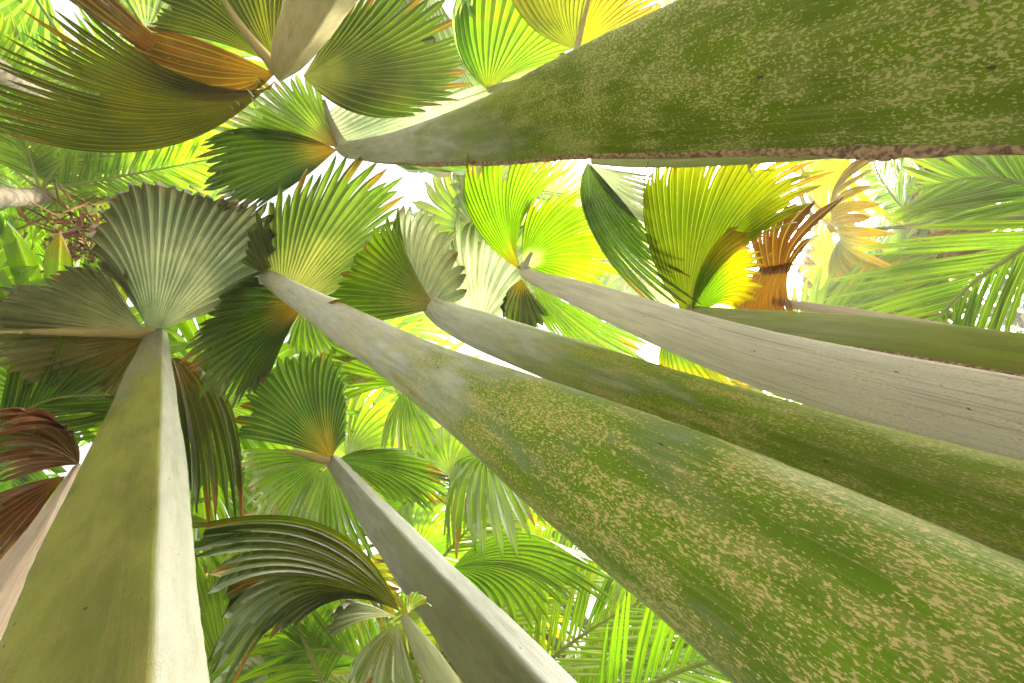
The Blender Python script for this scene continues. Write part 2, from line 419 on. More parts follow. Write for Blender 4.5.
# ------------------------------------------------------------------ the stalks and fan leaves close by
GR = 'fan palm leaves rising close round the camera'
M_A = stalk_material('stalk_green_flecked', (.115, .175, .002), (.42, .435, .39), (.46, .42, .17), .85, .22, .55)
M_B = stalk_material('stalk_green_tan_flecks', (.105, .185, .002), (.47, .485, .46), (.5, .41, .17), .95, .56, .8)
M_C = stalk_material('stalk_grey_green', (.12, .19, .003), (.46, .475, .44), (.42, .33, .14), .95, .3, .62)
M_D = stalk_material('stalk_grey_streaked', (.52, .47, .34), (.56, .54, .48), (.34, .26, .16), .55, .3, 1.2, None, .42)
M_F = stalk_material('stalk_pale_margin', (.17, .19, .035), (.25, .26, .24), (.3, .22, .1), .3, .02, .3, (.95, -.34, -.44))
M_E = stalk_material('stalk_lit_facet', (.16, .18, .08), (.34, .355, .34), (.3, .24, .14), .2, .05, .5, (.95, -.24, -.42))  # right facet painted brighter, as lit from that side
M_I = stalk_material('stalk_olive', (.15, .21, .008), (.28, .3, .15), (.35, .24, .1), .3, .1, .5)
M_J = stalk_material('stalk_light_green', (.24, .29, .09), (.34, .36, .2), (.35, .24, .1), .1, .1, .5)
M_G = stalk_material('stalk_dry_brown', (.34, .25, .18), (.45, .37, .3), (.2, .13, .1), .6, .1, .6, None, .7, .05)
M_X = stalk_material('stalk_beige', (.3, .27, .12), (.46, .39, .21), (.34, .26, .12), .15, .2, 1.3)
PEACH = (.3, .17, .07)

# A: thick stalk along the top right
A, _, hb, D, ep = frond('thick green stalk with tan flecks and a torn brown lower margin across the top right', [
    (324, 100, 1.0, 4), (331, 124, 1.0, 8), (343, 147, 1.0, 15), (362, 150, .99, 20), (400, 148, .98, 31), (482, 134, .97, 58), (569, 110, .96, 92), (703, 80, .95, 144), (1023, 3, .93, 285)],
    M_A, 'flat', group=GR, hub=2, edge=(.93, .1))
torn_edge(A, ep, .30, .9, .016)
blade(A, D, [(338, 147, 1)], [(318, 80, .97), (285, 76, .95), (255, 84, .93), (232, 108, .93), (212, 134, .94)], seed=1, n=20, cols=(BROWN, lerp(BLOOM, GREEN, .5), LIME), split=.8)
blade(A, D, [(337, 150, 1)], [(206, 138, .94), (200, 165, .93), (212, 202, .92), (240, 209, .92), (285, 190, .95)], seed=2, n=24, cols=(BROWN, GREEN, DEEP), split=.85, mid=[(270, 128, .98), (262, 150, .97), (270, 175, .96), (285, 180, .96), (310, 172, .97)], mat=LEAF_SHADED)
lf = blade(A, D, [(328, 112, 1.02), (338, 134, 1.01), (348, 148, 1.01)], [(348, 98, 1.02), (390, 90, 1.03), (440, 90, 1.04), (505, 82, 1.05), (530, 100, 1.05)], seed=3, mat=SILVER, n=16, cols=(GREY, GREY, LIME), split=.8, pleat=.5, cpos=(0, .7, 1))
blade(A, D, [(378, 156, .99)], [(500, 158, 1.0), (482, 168, 1.0), (440, 173, 1.0), (410, 171, 1.0)], seed=4, n=8, cols=(BLUEG, BLUEG, GREEN), split=.9)


# B: the big diagonal stalk
B, _, hb, D, ep = frond('broad green stalk with dense tan flecks running diagonally to the bottom right corner', [
    (248, 264, .66, 6), (259, 271, .66, 11), (270, 279, .66, 18), (330, 316, None, 34), (424, 371, None, 60), (566, 452, None, 127), (746, 557, None, 205), (946, 684, .66, 296)],
    M_B, 'round', group=GR, hub=2)
blade(B, D, [(266, 276, 1), (290, 288, 1), (315, 298, 1)], [(240, 262, .96), (246, 225, .95), (272, 196, .95), (310, 172, .95), (352, 160, .95), (398, 168, .95), (402, 205, .95), (385, 245, .96), (350, 288, .97)], mat=LEAF_MID, seed=5, n=40, cols=((.22, .21, .15), lerp(BLOOM, GREEN, .45), GREEN), split=.78, cpos=(0, .6, 1))
blade(B, D, [(296, 302, 1.0), (300, 312, 1.0)], [(232, 282, 1.0), (198, 318, .97), (182, 345, .95), (190, 378, .94), (218, 400, .93), (245, 402, .93), (272, 372, .95)], mid=[(265, 285, 1.0), (245, 310, 1), (236, 325, .99), (240, 345, .98), (252, 355, .98), (268, 352, .98), (285, 340, .98)], seed=6, n=30, cols=(RUST, DEEP, GREEN), split=.82, tipcol=BROWN, mat=LEAF_SHADED, cpos=(0, .3, 1))
blade(B, D, [(305, 305, 1.02)], [(285, 350, 1.05), (320, 358, 1.06), (360, 352, 1.06), (395, 340, 1.06)], seed=7, n=16, cols=(BROWN, GREEN, LIME), split=.85)


# C
C_, _, hb, D, ep = frond('green stalk with grey upper end between the broad diagonal stalk and the streaked one', [
    (398, 208, .96, 3), (404, 240, .97, 7), (412, 266, .98, 10), (424, 290, .99, 15), (437, 310, 1.0, 24), (480, 330, None, 38), (640, 388, None, 56), (830, 452, None, 78), (1023, 512, 1.0, 100)], M_C, 'round', group=GR, hub=4)
lf = blade(C_, D, [(436, 308, 1), (425, 290, 1.0)], [(345, 326, .97), (326, 300, .96), (345, 265, .96), (372, 232, .97), (398, 206, .98)], mid=[(395, 318, .99), (378, 300, .99), (385, 280, .99), (395, 262, .99), (405, 248, 1.)], mat=LEAF_MID, seed=8, n=26, cols=((.36, .26, .17), (.14, .17, .06), LIME), split=.9)
blade(C_, D, [(440, 306, 1.0), (422, 285, 1.0), (405, 245, .99)], [(468, 300, 1.03), (462, 255, 1.03), (448, 225, 1.02), (425, 205, 1.0), (398, 204, .98)], seed=9, mat=SILVER, n=18, cols=(GREY, GREY, LIME), split=.72, pleat=.45, cpos=(0, .55, 1))


# D and I
Dm, _, hb, D, ep = frond('pale grey stalk with brown streaks reaching the right edge above the flecked green one', [
    (532, 252, 1.2, 4), (526, 264, 1.21, 7), (527, 274, 1.22, 11), (580, 294, None, 26), (640, 317, None, 38), (760, 358, None, 56), (1023, 426, 1.15, 92)], M_D, 'flat', group=GR, hub=2)
blade(Dm, D, [(521, 270, 1)], [(458, 175, .95), (466, 158, .95), (490, 146, .95), (525, 142, .95), (556, 150, .95), (566, 168, .95)], mid=[(478, 232, .98), (486, 220, .98), (497, 212, .98), (508, 208, .98), (516, 212, .98), (522, 222, .98)], seed=10, n=30, cols=(BROWN, LIME, LIME), split=.8, cpos=(0, .3, 1))
lf = blade(Dm, D, [(524, 264, 1.0)], [(530, 200, 1.0), (562, 185, 1.02), (595, 190, 1.02), (612, 215, 1.02), (614, 250, 1.02), (606, 285, 1.02), (570, 290, 1.02)], mid=[(522, 238, 1.), (535, 228, 1), (548, 228, 1.), (562, 235, 1.), (568, 250, 1.), (565, 268, 1.), (545, 275, 1)], seed=11, n=30, cols=(GREY, LIME, (.17, .2, .012)), split=.75, cpos=(0, .25, 1), ragged=.5)
blade(Dm, D, [(522, 279, 1.0)], [(506, 300, 1.), (503, 318, .99), (516, 330, .99), (535, 328, .99), (548, 312, .99)], mid=[(508, 290, 1), (508, 300, 1), (518, 306, 1), (528, 304, 1), (534, 296, 1)], seed=12, n=14, cols=(BROWN, (.07, .07, .03), DEEP), split=.9, mat=LEAF_SHADED)
blade(Dm, D, [(535, 284, 1.05)], [(548, 335, 1.1), (580, 352, 1.1), (620, 362, 1.1), (652, 345, 1.1)], seed=13, n=16, cols=(GREEN, GREEN, LIME), split=.7)


I, _, hb, D, ep = frond('olive stalk with a brown fibrous lower margin showing above the streaked grey one', [
    (688, 308, 1.5, 12), (720, 321, None, 26), (860, 334, None, 36), (1023, 357, 1.4, 46)], M_I, 'flat', group=GR, edge=(.85, .3))
torn_edge(I, ep, .06, .8, .009, seed=5)
blade(I, D, [(684, 312, 1), (692, 312, 1)], [(647, 172, .94), (655, 145, .94), (695, 128, .94), (745, 128, .95), (790, 140, .96), (815, 165, .98), (808, 195, .98), (780, 225, .99)], mid=[(650, 250, .97), (664, 236, .97), (684, 226, .97), (705, 222, .97), (722, 224, .98), (733, 232, .98), (736, 244, .99), (726, 262, .99)], seed=14, n=42, mat=LEAF_MID, cols=(OLIVE, lerp(GREEN, OLIVE, .5), YELLOW), split=.86, cpos=(0, .55, 1), tipcol=RUST, tipp=.25)
blade(I, D, [(692, 309, .985), (700, 314, .985)], [(735, 222, .97), (750, 238, .97), (757, 262, .97), (754, 290, .97), (740, 312, .97)], mid=[(702, 265, .98), (715, 265, .98), (725, 275, .98), (728, 290, .98), (720, 304, .98)], seed=15, n=22, cols=(GREEN, LIME, (.33, .22, .01)), split=.93, cpos=(.1, .35, .8), tipvar=.12, tipcol=RUST, tipp=.4)
blade(I, D, [(668, 330, 1.0), (690, 330, 1.0)], [(660, 375, .97), (678, 392, .97), (712, 396, .97), (752, 396, .97), (775, 380, .97)], seed=16, n=20, cols=(DEEP, GREEN, (.33, .24, .01)), split=.9, cpos=(.0, .5, 1))

J, _, hb, D, ep = frond('slim light green stalk peeping out below the thick stalk at the top right', [
    (592, 160, 1.32, 12), (640, 158, None, 18), (720, 153, None, 24), (1023, 128, 1.25, 34)], M_J, 'flat', group=GR)
blade(J, D, [(588, 162, 1)], [(655, 318, .9), (676, 305, .9), (676, 280, .92), (652, 240, .93)], mid=[(588, 222, .96), (606, 228, .96), (622, 225, .96), (626, 205, .97)], seed=17, n=18, cols=(BLUEG, (.03, .05, .025), GREEN), split=.7, mat=LEAF_SHADED)
blade(J, D, [(590, 164, 1.01)], [(658, 238, .95), (664, 208, .96), (655, 185, .98), (640, 172, 1.)], seed=18, mat=SILVER, n=12, cols=(GREY, GREY, GREEN), split=.7, pleat=.5)

# E
E, _, hb, D, ep = frond('two toned grey stalk with a bright right facet leaning from the bottom centre', [
    (332, 460, 1.85, 20), (400, 545, None, 40), (497, 657, 1.85, 70)], M_E, 'ridge_b', group=GR)
blade(E, D, [(331, 458, 1)], [(234, 438, .95), (238, 408, .95), (256, 376, .95), (285, 352, .95), (318, 346, .95), (340, 362, .96), (346, 400, .97), (346, 440, .98)], mid=[(285, 445, .98), (282, 425, .98), (288, 408, .98), (300, 398, .98), (315, 395, .98), (330, 400, .98), (338, 420, .98), (340, 445, .99)], seed=19, n=36, cols=(BROWN, BLUEG, lerp(BLUEG, GREEN, .6)), split=.88)
lf = blade(E, D, [(327, 461, 1)], [(240, 448, .96), (236, 475, .95), (246, 505, .95), (270, 520, .95), (298, 515, .96)], seed=20, n=22, cols=(BLOOM, LIME, LIME), split=.8)
midrib(E, lf, 0, hb, 9, M_X, 0.6)
blade(E, D, [(330, 466, 1)], [(288, 515, .96), (312, 540, .95), (345, 558, .95), (382, 550, .95), (392, 525, .97)], seed=21, n=22, cols=(BLOOM, LIME, LIME), split=.72)
blade(E, D, [(338, 460, 1)], [(372, 448, .98), (412, 448, .95), (440, 468, .93), (444, 500, .92), (415, 508, .93), (385, 500, .96)], mid=[(352, 452, .99), (375, 453, .98), (390, 460, .98), (395, 472, .97), (385, 480, .98), (365, 480, .98)], seed=22, n=26, cols=(BLUEG, GREEN, LIME), split=.75)


# F
F_, _, hb, D, ep = frond('tall olive stalk with a pale right margin rising from the bottom left', [
    (157, 333, .92, 26), (134, 480, None, 90), (114, 600, None, 142), (101, 684, .92, 180)], M_F, 'ridge_b', group=GR)
blade(F_, D, [(149, 334, 1), (160, 331, 1)], [(92, 270, .93), (100, 230, .91), (122, 196, .9), (160, 184, .9), (200, 188, .9), (238, 200, .91), (272, 205, .92), (268, 255, .94), (238, 312, .97)], mid=[(128, 292, .97), (122, 260, .96), (135, 238, .95), (158, 230, .95), (182, 232, .95), (205, 242, .95), (222, 255, .96), (228, 278, .97), (205, 315, .98)], seed=23, mat=SILVER, n=34, cols=(GREY, lerp(GREY, BLUEG, .55), OLIVE), split=.93, pleat=.42, cpos=(0, .45, 1), tipvar=.05)
lf = blade(F_, D, [(147, 333, 1)], [(104, 262, .96), (62, 266, .93), (20, 282, .9), (-15, 300, .9), (-22, 332, .9)], mid=[(122, 295, .98), (100, 294, .97), (82, 304, .97), (72, 317, .96), (72, 332, .96)], seed=24, mat=SILVER, n=22, cols=(GREY, lerp(GREY, OLIVE, .6), OLIVE), split=.88)
midrib(F_, lf, 1, hb, 12, M_X, 0.95)
blade(F_, D, [(147, 336, 1)], [(-22, 334, .9), (-18, 362, .9), (28, 380, .93), (58, 390, .94), (84, 402, .95), (110, 408, .96), (142, 395, .98)], mid=[(75, 334, .97), (75, 348, .97), (88, 360, .97), (100, 368, .98), (112, 374, .98), (126, 378, .98), (142, 368, .99)], seed=25, n=26, cols=(BROWN, (.13, .1, .04), OLIVE), split=.85, mat=LEAF_SHADED)
blade(F_, D, [(170, 358, 1), (178, 358, 1)], [(184, 468, .93), (196, 505, .9), (214, 522, .88), (234, 524, .88), (247, 500, .88)], mid=[(179, 412, .97), (188, 420, .96), (200, 418, .96), (212, 408, .96), (228, 398, .96)], seed=26, n=11, cols=(BROWN, OLIVE, DEEP), split=.66, pleat=.45, mat=LEAF_SHADED)


# G
G, _, hb, D, ep = frond('dry brown stalk with a curled dead leaf at the left edge', [
    (80, 467, 1.2, 15), (52, 530, None, 36), (6, 612, 1.2, 62)], M_G, 'ridge_a', group=GR)
blade(G, D, [(79, 465, 1)], [(-20, 440, .92), (-20, 416, .92), (-16, 426, .94), (-14, 448, .95), (-10, 470, .96), (10, 482, .97)], mid=[(62, 430, .97), (48, 416, .96), (45, 428, .97), (40, 445, .97), (42, 460, .98), (50, 468, .98)], seed=27, n=18, cols=(DEAD, (.13, .045, .028), (.09, .03, .02)), split=.6, mat=DRY, pleat=.5)
blade(G, D, [(66, 476, 1)], [(-20, 500, .95), (-22, 540, .95), (-10, 565, .96), (15, 540, .97)], seed=28, n=14, cols=(BROWN, (.11, .04, .02), DEAD), split=.8, mat=DRY, pleat=.5)

# H
Hh, _, hb, D, ep = frond('short light green stalk with a dark drooping fan leaf beside the two toned one', [
    (403, 615, 1.7, 11), (443, 684, 1.7, 28)], M_J, 'flat', group=GR)
blade(Hh, D, [(400, 612, 1)], [(186, 521, .9), (183, 545, .88), (186, 578, .87), (196, 612, .86), (216, 652, .86), (238, 676, .87), (262, 650, .9), (300, 622, .93)], mid=[(330, 526, .96), (312, 545, .95), (302, 560, .95), (298, 574, .95), (300, 584, .95), (310, 592, .95), (328, 594, .96), (350, 598, .97)], seed=29, n=23, cols=(OLIVE, (.07, .075, .014), DEEP), split=.88, tipcol=BROWN, tipp=.25, mat=LEAF_SHADED, droop=.02, ragged=.8)
blade(Hh, D, [(397, 617, 1)], [(330, 638, .96), (326, 618, .96), (345, 604, .96)], seed=30, mat=SILVER, n=10, cols=(GREY, GREY, OLIVE), split=.9, pleat=.5)
blade(Hh, D, [(399, 624, 1)], [(346, 672, .94), (355, 700, .93), (390, 712, .92), (424, 695, .93)], seed=31, n=18, cols=(BLOOM, OLIVE, GREEN), split=.9)
blade(Hh, D, [(408, 612, 1.01)], [(404, 596, 1.), (420, 592, 1.), (432, 606, 1.)], seed=32, n=8, cols=(GREY, BLOOM, GREEN), split=.95)

# X at the top left
X_, _, hb, D, ep = frond('beige stalk at the top with a huge olive fan leaf folded over a rusty strip', [
    (278, 76, .86, 18), (288, 56, None, 32), (318, 0, .86, 54)], M_X, 'ridge_a', group=GR)
blade(X_, D, [(275, 80, 1), (270, 90, .99)], [(-20, 128, .88), (-28, 92, .88), (-14, 56, .9), (28, 26, .92), (92, 12, .95)], mid=[(165, 148, .95), (160, 126, .95), (158, 106, .96), (165, 90, .97), (182, 76, .98)], seed=33, n=34, cols=(RUST, (.1, .088, .010), (.07, .075, .010)), split=.72, cpos=(0, .14, 1), mat=LEAF_SHADED)
blade(X_, D, [(275, 74, 1.0)], [(150, 72, 1.0), (124, 46, 1.0), (150, 28, .99)], mid=[(218, 104, .985), (200, 72, 1.01), (210, 44, .99)], seed=34, n=14, cols=(RUST, (.18, .07, .014), (.1, .045, .02)), split=.95, mat=DRY, pleat=.5)
lf = blade(X_, D, [(273, 64, 1.0)], [(148, 32, .98), (158, 5, .97), (182, -25, .96), (212, -22, .96)], mid=[(212, 42, 1.), (215, 25, .99), (225, 10, .99), (238, 22, .98)], seed=35, n=22, cols=(OLIVE, OLIVE, (.05, .06, .012)), split=.9, mat=LEAF_SHADED)
midrib(X_, lf, 1, hb, 11, M_X, 0.95)
blade(X_, D, [(275, 62, 1.0)], [(208, -22, .96), (235, -30, .96), (265, -28, .96), (292, -15, .97)], seed=36, n=16, cols=(OLIVE, (.09, .085, .02), OLIVE), split=.9, mat=LEAF_SHADED)
blade(X_, D, [(158, 38, .985), (150, 52, .985)], [(100, -18, .95), (76, -18, .95), (52, -12, .95)], seed=37, n=6, cols=(RUST, DEAD, DEAD), split=.95, mat=DRY)
blade(X_, D, [(303, 76, 1)], [(348, 6, .97), (385, -14, .95), (430, -4, .93), (464, 26, .92), (474, 64, .92), (456, 98, .93), (412, 114, .94)], mid=[(322, 46, .98), (345, 42, .97), (368, 46, .97), (384, 56, .96), (392, 72, .96), (388, 90, .96), (352, 112, .97)], seed=38, n=34, cols=((.2, .2, .12), (.08, .085, .022), GREEN), split=.82, cpos=(0, .4, 1), mat=FOLD_SHADED)


# leaves whose stalks run hidden behind the thick ones
def hidden(label, px, py, r, qx, qy, wpx=14, mat=None, wq=26):
    return frond(label, [(px, py, r, wpx*.6), ((px+qx)/2, (py+qy)/2, None, (wpx+wq)/2), (qx, qy, r, wq)], mat or M_I, 'flat', group=GR)
K, _, hb, D, ep = hidden('glossy green folded fan leaf at the top edge left of the orange one', 488, 90, 1.5, 1023, -30)
blade(K, D, [(488, 90, 1)], [(456, 0, .95), (472, -18, .95), (515, -18, .95), (560, 8, .96), (582, 40, .97), (580, 70, .99)], mid=[(460, 55, .97), (474, 42, .97), (500, 36, .97), (525, 44, .98), (535, 56, .98), (532, 70, .99)], seed=40, n=26, cols=(OLIVE, GREEN, LIME), split=.9)
blade(K, D, [(487, 88, 1.0)], [(452, 0, .96), (460, -12, .96), (478, -12, .96)], mid=[(458, 52, .98), (466, 45, .98), (474, 42, .98)], seed=41, n=6, cols=(GREY, GREY, GREEN), split=.9)
L_, _, hb, D, ep = hidden('olive and orange fan leaf with a yellow midrib at the top edge', 577, 50, 1.7, 1023, -60)
lf = blade(L_, D, [(577, 50, 1)], [(504, -18, .95), (535, -30, .95), (570, -28, .95), (594, -18, .96)], mid=[(532, 28, .97), (548, 14, .97), (565, 10, .97), (585, 14, .98)], seed=42, n=20, cols=(OLIVE, (.1, .1, .012), (.13, .11, .012)), split=.95)
midrib(L_, lf, 1, hb, 6, M_X, 0.95)
blade(L_, D, [(578, 50, 1)], [(594, -18, .96), (620, -25, .97), (650, -12, .98), (668, 8, .99)], seed=43, n=16, cols=(YELLOW, (.2, .15, .01), (.2, .1, .01)), split=.9)
N_, _, hb, D, ep = hidden('silvery star shaped fan leaf with split green tips between two stalks', 480, 330, 1.35, 1023, 500, 12, M_C)
blade(N_, D, [(482, 326, 1)], [(440, 290, 1.02), (440, 245, 1.02), (456, 205, 1.02), (478, 222, 1.02), (500, 205, 1.02), (520, 218, 1.02), (538, 250, 1.02), (540, 300, 1.02)], seed=44, mat=SILVER, n=17, cols=(GREY, GREY, LIME), split=.55, pleat=.5, cpos=(0, .6, .9))
O_, _, hb, D, ep = hidden('bright green fan leaf with hanging fingers in the white gap below the broad stalk', 408, 388, 1.9, 760, 600, 10, M_B, 20)
blade(O_, D, [(404, 384, 1)], [(336, 405, 1.0), (322, 372, 1.), (330, 345, 1.), (360, 325, 1.), (385, 335, 1.)], seed=45, n=18, cols=(GREEN, LIME, LIME), split=.6)
blade(O_, D, [(406, 388, 1)], [(378, 440, .97), (388, 462, .96), (410, 468, .96), (430, 458, .97), (446, 440, .98)], seed=46, n=12, cols=(GREEN, LIME, LIME), split=.4, ragged=.5)
P_, _, hb, D, ep = hidden('green fan leaf with long drooping fingers hanging under the broad diagonal stalk', 488, 460, 1.6, 800, 620, 12, M_B, 24)
blade(P_, D, [(486, 456, 1)], [(440, 515, .92), (444, 545, .9), (470, 560, .9), (498, 556, .9), (524, 548, .91), (542, 528, .93), (536, 500, .95)], mid=[(452, 466, .98), (458, 478, .97), (474, 486, .97), (490, 490, .97), (506, 490, .97), (516, 486, .97), (515, 478, .98)], seed=47, n=15, cols=(GREEN, GREEN, LIME), split=.45, ragged=.3)
Q_, _, hb, D, ep = hidden('green fan leaf spreading right from behind the two toned stalk', 452, 570, 2.1, 560, 684, 10, M_E, 24)
blade(Q_, D, [(452, 569, 1)], [(590, 556, .92), (608, 572, .92), (592, 598, .92), (560, 604, .93), (528, 622, .94), (485, 618, .96)], mid=[(510, 530, .97), (520, 545, .97), (520, 560, .97), (510, 570, .97), (500, 580, .97), (480, 590, .98)], seed=48, n=24, cols=(GREEN, GREEN, LIME), split=.62)
T_, _, hb, D, ep = hidden('withered brown fan leaf hanging behind the stalks on the right', 772, 300, 1.9, 1023, 350, 14, M_G, 24)
blade(T_, D, [(760, 268, 1), (792, 262, 1)], [(734, 318, .97), (748, 325, .97), (775, 326, .97), (798, 320, .97)], seed=49, n=12, cols=(DEAD, (.2, .1, .03), (.17, .06, .018)), split=.85, mat=DRY, pleat=.6)
blade(T_, D, [(762, 275, 1.), (790, 272, 1.)], [(758, 215, .97), (775, 180, .97), (800, 172, .97), (822, 205, .98), (815, 240, .99)], seed=50, n=10, cols=(DEAD, (.13, .055, .03), (.1, .04, .02)), split=.35, mat=DRY, pleat=.6, tipvar=.3)
U_, _, hb, D, ep = frond('dark green fan leaf with broad strap fingers behind the silvery pleated fan at the left', [(172, 268, 1.25, 10), (140, 420, None, 18), (100, 684, 1.25, 40)], M_I, 'flat', group=GR)
blade(U_, D, [(170, 262, 1)], [(-15, 262, .97), (-10, 215, .96), (20, 178, .95), (70, 150, .95), (125, 138, .95), (175, 132, .95), (222, 140, .95), (248, 175, .95)], seed=51, n=19, cols=(GREEN, GREEN, LIME), split=.45, pleat=.3)

# ------------------------------------------------------------------ the palms behind
def fan3(root, hub, o, size, seed, cols, span=2.6, droop=.25, n=30, split=.6, lift=.25, mat=None, rows=10, name='leaf_blade', **kw):
    o = o.normalized(); s = o.cross(UP).normalized(); up = s.cross(o)
    R = random.Random(seed); rim = []
    for i in range(9):
        a = -span+2*span*i/8
        l = size*(1-.12*abs(a)/span)*R.uniform(.93, 1.05)
        rim.append(hub+(o*math.cos(a)+s*math.sin(a))*l+up*lift*size*abs(math.sin(a))-UP*droop*size*R.uniform(.7, 1.2))
    return lobe(root, [hub], rim, cols=cols, n=n, split=split, bow=.16, droop=.12, rows=rows, seed=seed, mat=mat, name=name, **kw)
def fan_palm(label, base, nst, hgt, size, seed, pal, group='fan palms in the background', trunk=0.0, spread=.55, tilt0=0, far=1.0):
    """young palm: stalks from the ground (or from a trunk), a fan on each"""
    R = random.Random(seed); cen = V((base.x, base.y, 0)); base = cen*far; root = thing('fan_palm', label, 'palm', base, group)
    if trunk:
        v, f = [], []; tube(v, f, [base+V((.06*math.sin(i), .05*i*.2, trunk*i/8)) for i in range(9)], lambda s: .11-.03*s+.012*math.sin(s*60), 9)
        build('trunk', v, f, BARK, root)
    for k in range(nst):
        a = tilt0+k/nst*6.2832+R.uniform(-.3, .3); o = V((math.cos(a), math.sin(a), 0))
        h = hgt*R.uniform(.72, 1.05); sp = spread*R.uniform(.6, 1.2)
        p0 = base+UP*trunk; hub = cen+UP*trunk+o*h*sp+UP*h
        pts = [cr([p0, p0.lerp(hub, .42)-(hub-p0).normalized().cross(UP).cross(UP)*0+UP*h*.12, hub], i/8) for i in range(9)]
        v, f = [], []; tube(v, f, pts, lambda s: .026-.014*s, 6); build('stalk', v, f, SLIM, root)
        c = pal[R.randrange(len(pal))]; old = R.random() < .12 and far < 1.5
        if old: c = (BROWN, (.22, .13, .04), (.2, .1, .04))
        fan3(root, hub, (o+UP*R.uniform(-.5, .25)), size*R.uniform(.8, 1.1), seed*31+k, c, span=R.uniform(2.1, 2.7), droop=R.uniform(.1, .45), n=26, split=R.uniform(.45, .7), rows=9, mat=DRY if old else LEAF)
    return root
SLIM = stalk_material('slim_stalk', (.13, .19, .03), (.17, .21, .05), (.2, .15, .07), .2, .2, .7)
def feather(parent, path, llen, seed, cols, n=46, ang=.95, droop=.35, width=.045, name='frond', mat=None, flat=.0, sidev=None, stemr=.012):
    """pinnate frond along a curve: rachis and leaflets as one mesh"""
    R = random.Random(seed); v, f, c, uv = [], [], [], []
    pts = [cr(path, i/24) for i in range(25)]
    tube(v, f, pts, lambda s: stemr*(1-.8*s)+.002, 5)
    c += [lerp(cols[0], OLIVE, .5)]*len(v); uv += [(.5, .2)]*len(v)
    for i in range(n):
        s = .06+.94*i/(n-1); p = cr(path, s); t = (cr(path, min(1, s+.02))-cr(path, max(0, s-.02))).normalized()
        sd = (sidev or t.cross(UP)); sd = sd-t*sd.dot(t)
        sd = sd.normalized() if sd.length > 1e-4 else t.orthogonal()
        up = sd.cross(t); up = up if up.z > 0 else -up
        for sg in (-1, 1):
            l = llen*(math.sin(min(1, .16+s*.95)*math.pi)**.6*.9+.1)*R.uniform(.85, 1.1)
            aa = ang*(1-.45*s)+R.uniform(-.08, .08)
            d = t*math.cos(aa)+sd*sg*math.sin(aa)+up*R.uniform(.05, .3)
            d.normalize(); wd = width*R.uniform(.75, 1.15)*(l/llen)**.4
            wn = (t-d*t.dot(d)).normalized(); dr = droop*R.uniform(.5, 1.3)
            tw = R.uniform(-.5, .5); cc = R.uniform(.75, 1.25); yel = R.random() < .05
            b0 = len(v); ROWS = 6
            for r in range(ROWS+1):
                u = r/ROWS; q = p+d*l*u-UP*dr*l*u*u
                hw = wd*.5*(math.sin(min(1, .12+u*.9)*math.pi)**.7 if u < 1 else .02)
                w_ = (wn*math.cos(tw*u)+up*math.sin(tw*u))*hw
                v += [q-w_, q+up*hw*.45, q+w_]; uv += [(0, u), (.5, u), (.98, u)]
                k_ = lerp(cols[1], cols[2], u); k_ = YELLOW if yel and u > .4 else k_
                c += [tuple(x*cc for x in k_)]*3
            for r in range(ROWS):
                a = b0+r*3; f += [(a, a+1, a+4, a+3), (a+1, a+2, a+5, a+4)]
    return build(name, v, f, mat or FEATHER, parent, c, uv)
def feather_palm(label, base, crown_h, nfr, flen, llen, seed, cols, lean=V((0, 0, 0)), n=40, trunk_r=.09, group='feather palms in the background', droop=.8, up0=(.3, 1.1)):
    R = random.Random(seed); base = V((base.x, base.y, 0)); root = thing('feather_palm', label, 'palm', base, group)
    top = base+UP*crown_h+lean
    if crown_h > .4:
        v, f = [], []; tube(v, f, [base.lerp(top, i/10)+V((.05*math.sin(i*.7+seed), .04*math.cos(i*.6), 0)) for i in range(11)], lambda s: trunk_r*(1.15-.4*s)*(1+.05*math.sin(s*90)), 9)
        build('trunk', v, f, BARK, root)
    for k in range(nfr):
        a = k/nfr*6.2832*2.4+R.uniform(-.3, .3); o = V((math.cos(a), math.sin(a), 0)); e = R.uniform(*up0)
        l = flen*R.uniform(.8, 1.1); d = (o*math.cos(e)+UP*math.sin(e)); dp = droop*R.uniform(.6, 1.3)
        path = [top+d*l*s-UP*dp*l*.75*s*s for s in (0, .25, .5, .75, 1)]
        feather(root, path, llen*R.uniform(.85, 1.1), seed*53+k, cols, n=n, droop=R.uniform(.15, .5))
    return root
GOLD = [(BLOOM, LIME, YELLOW), (GREEN, YELLOW, (.26, .17, .012)), (BLOOM, (.2, .18, .015), (.3, .17, .012))]
HUSK = rough_material('dry_flower_husk', (.12, .05, .025), (.36, .18, .07), 9)
PG = [(BLOOM, GREEN, LIME), (GREEN, LIME, LIME), (BLOOM, LIME, YELLOW)]
FG = (GREEN, (.07, .13, .012), (.11, .18, .014)); FB = (GREEN, (.09, .15, .012), (.15, .2, .014)); FD = (GREEN, (.045, .09, .012), (.07, .12, .012))

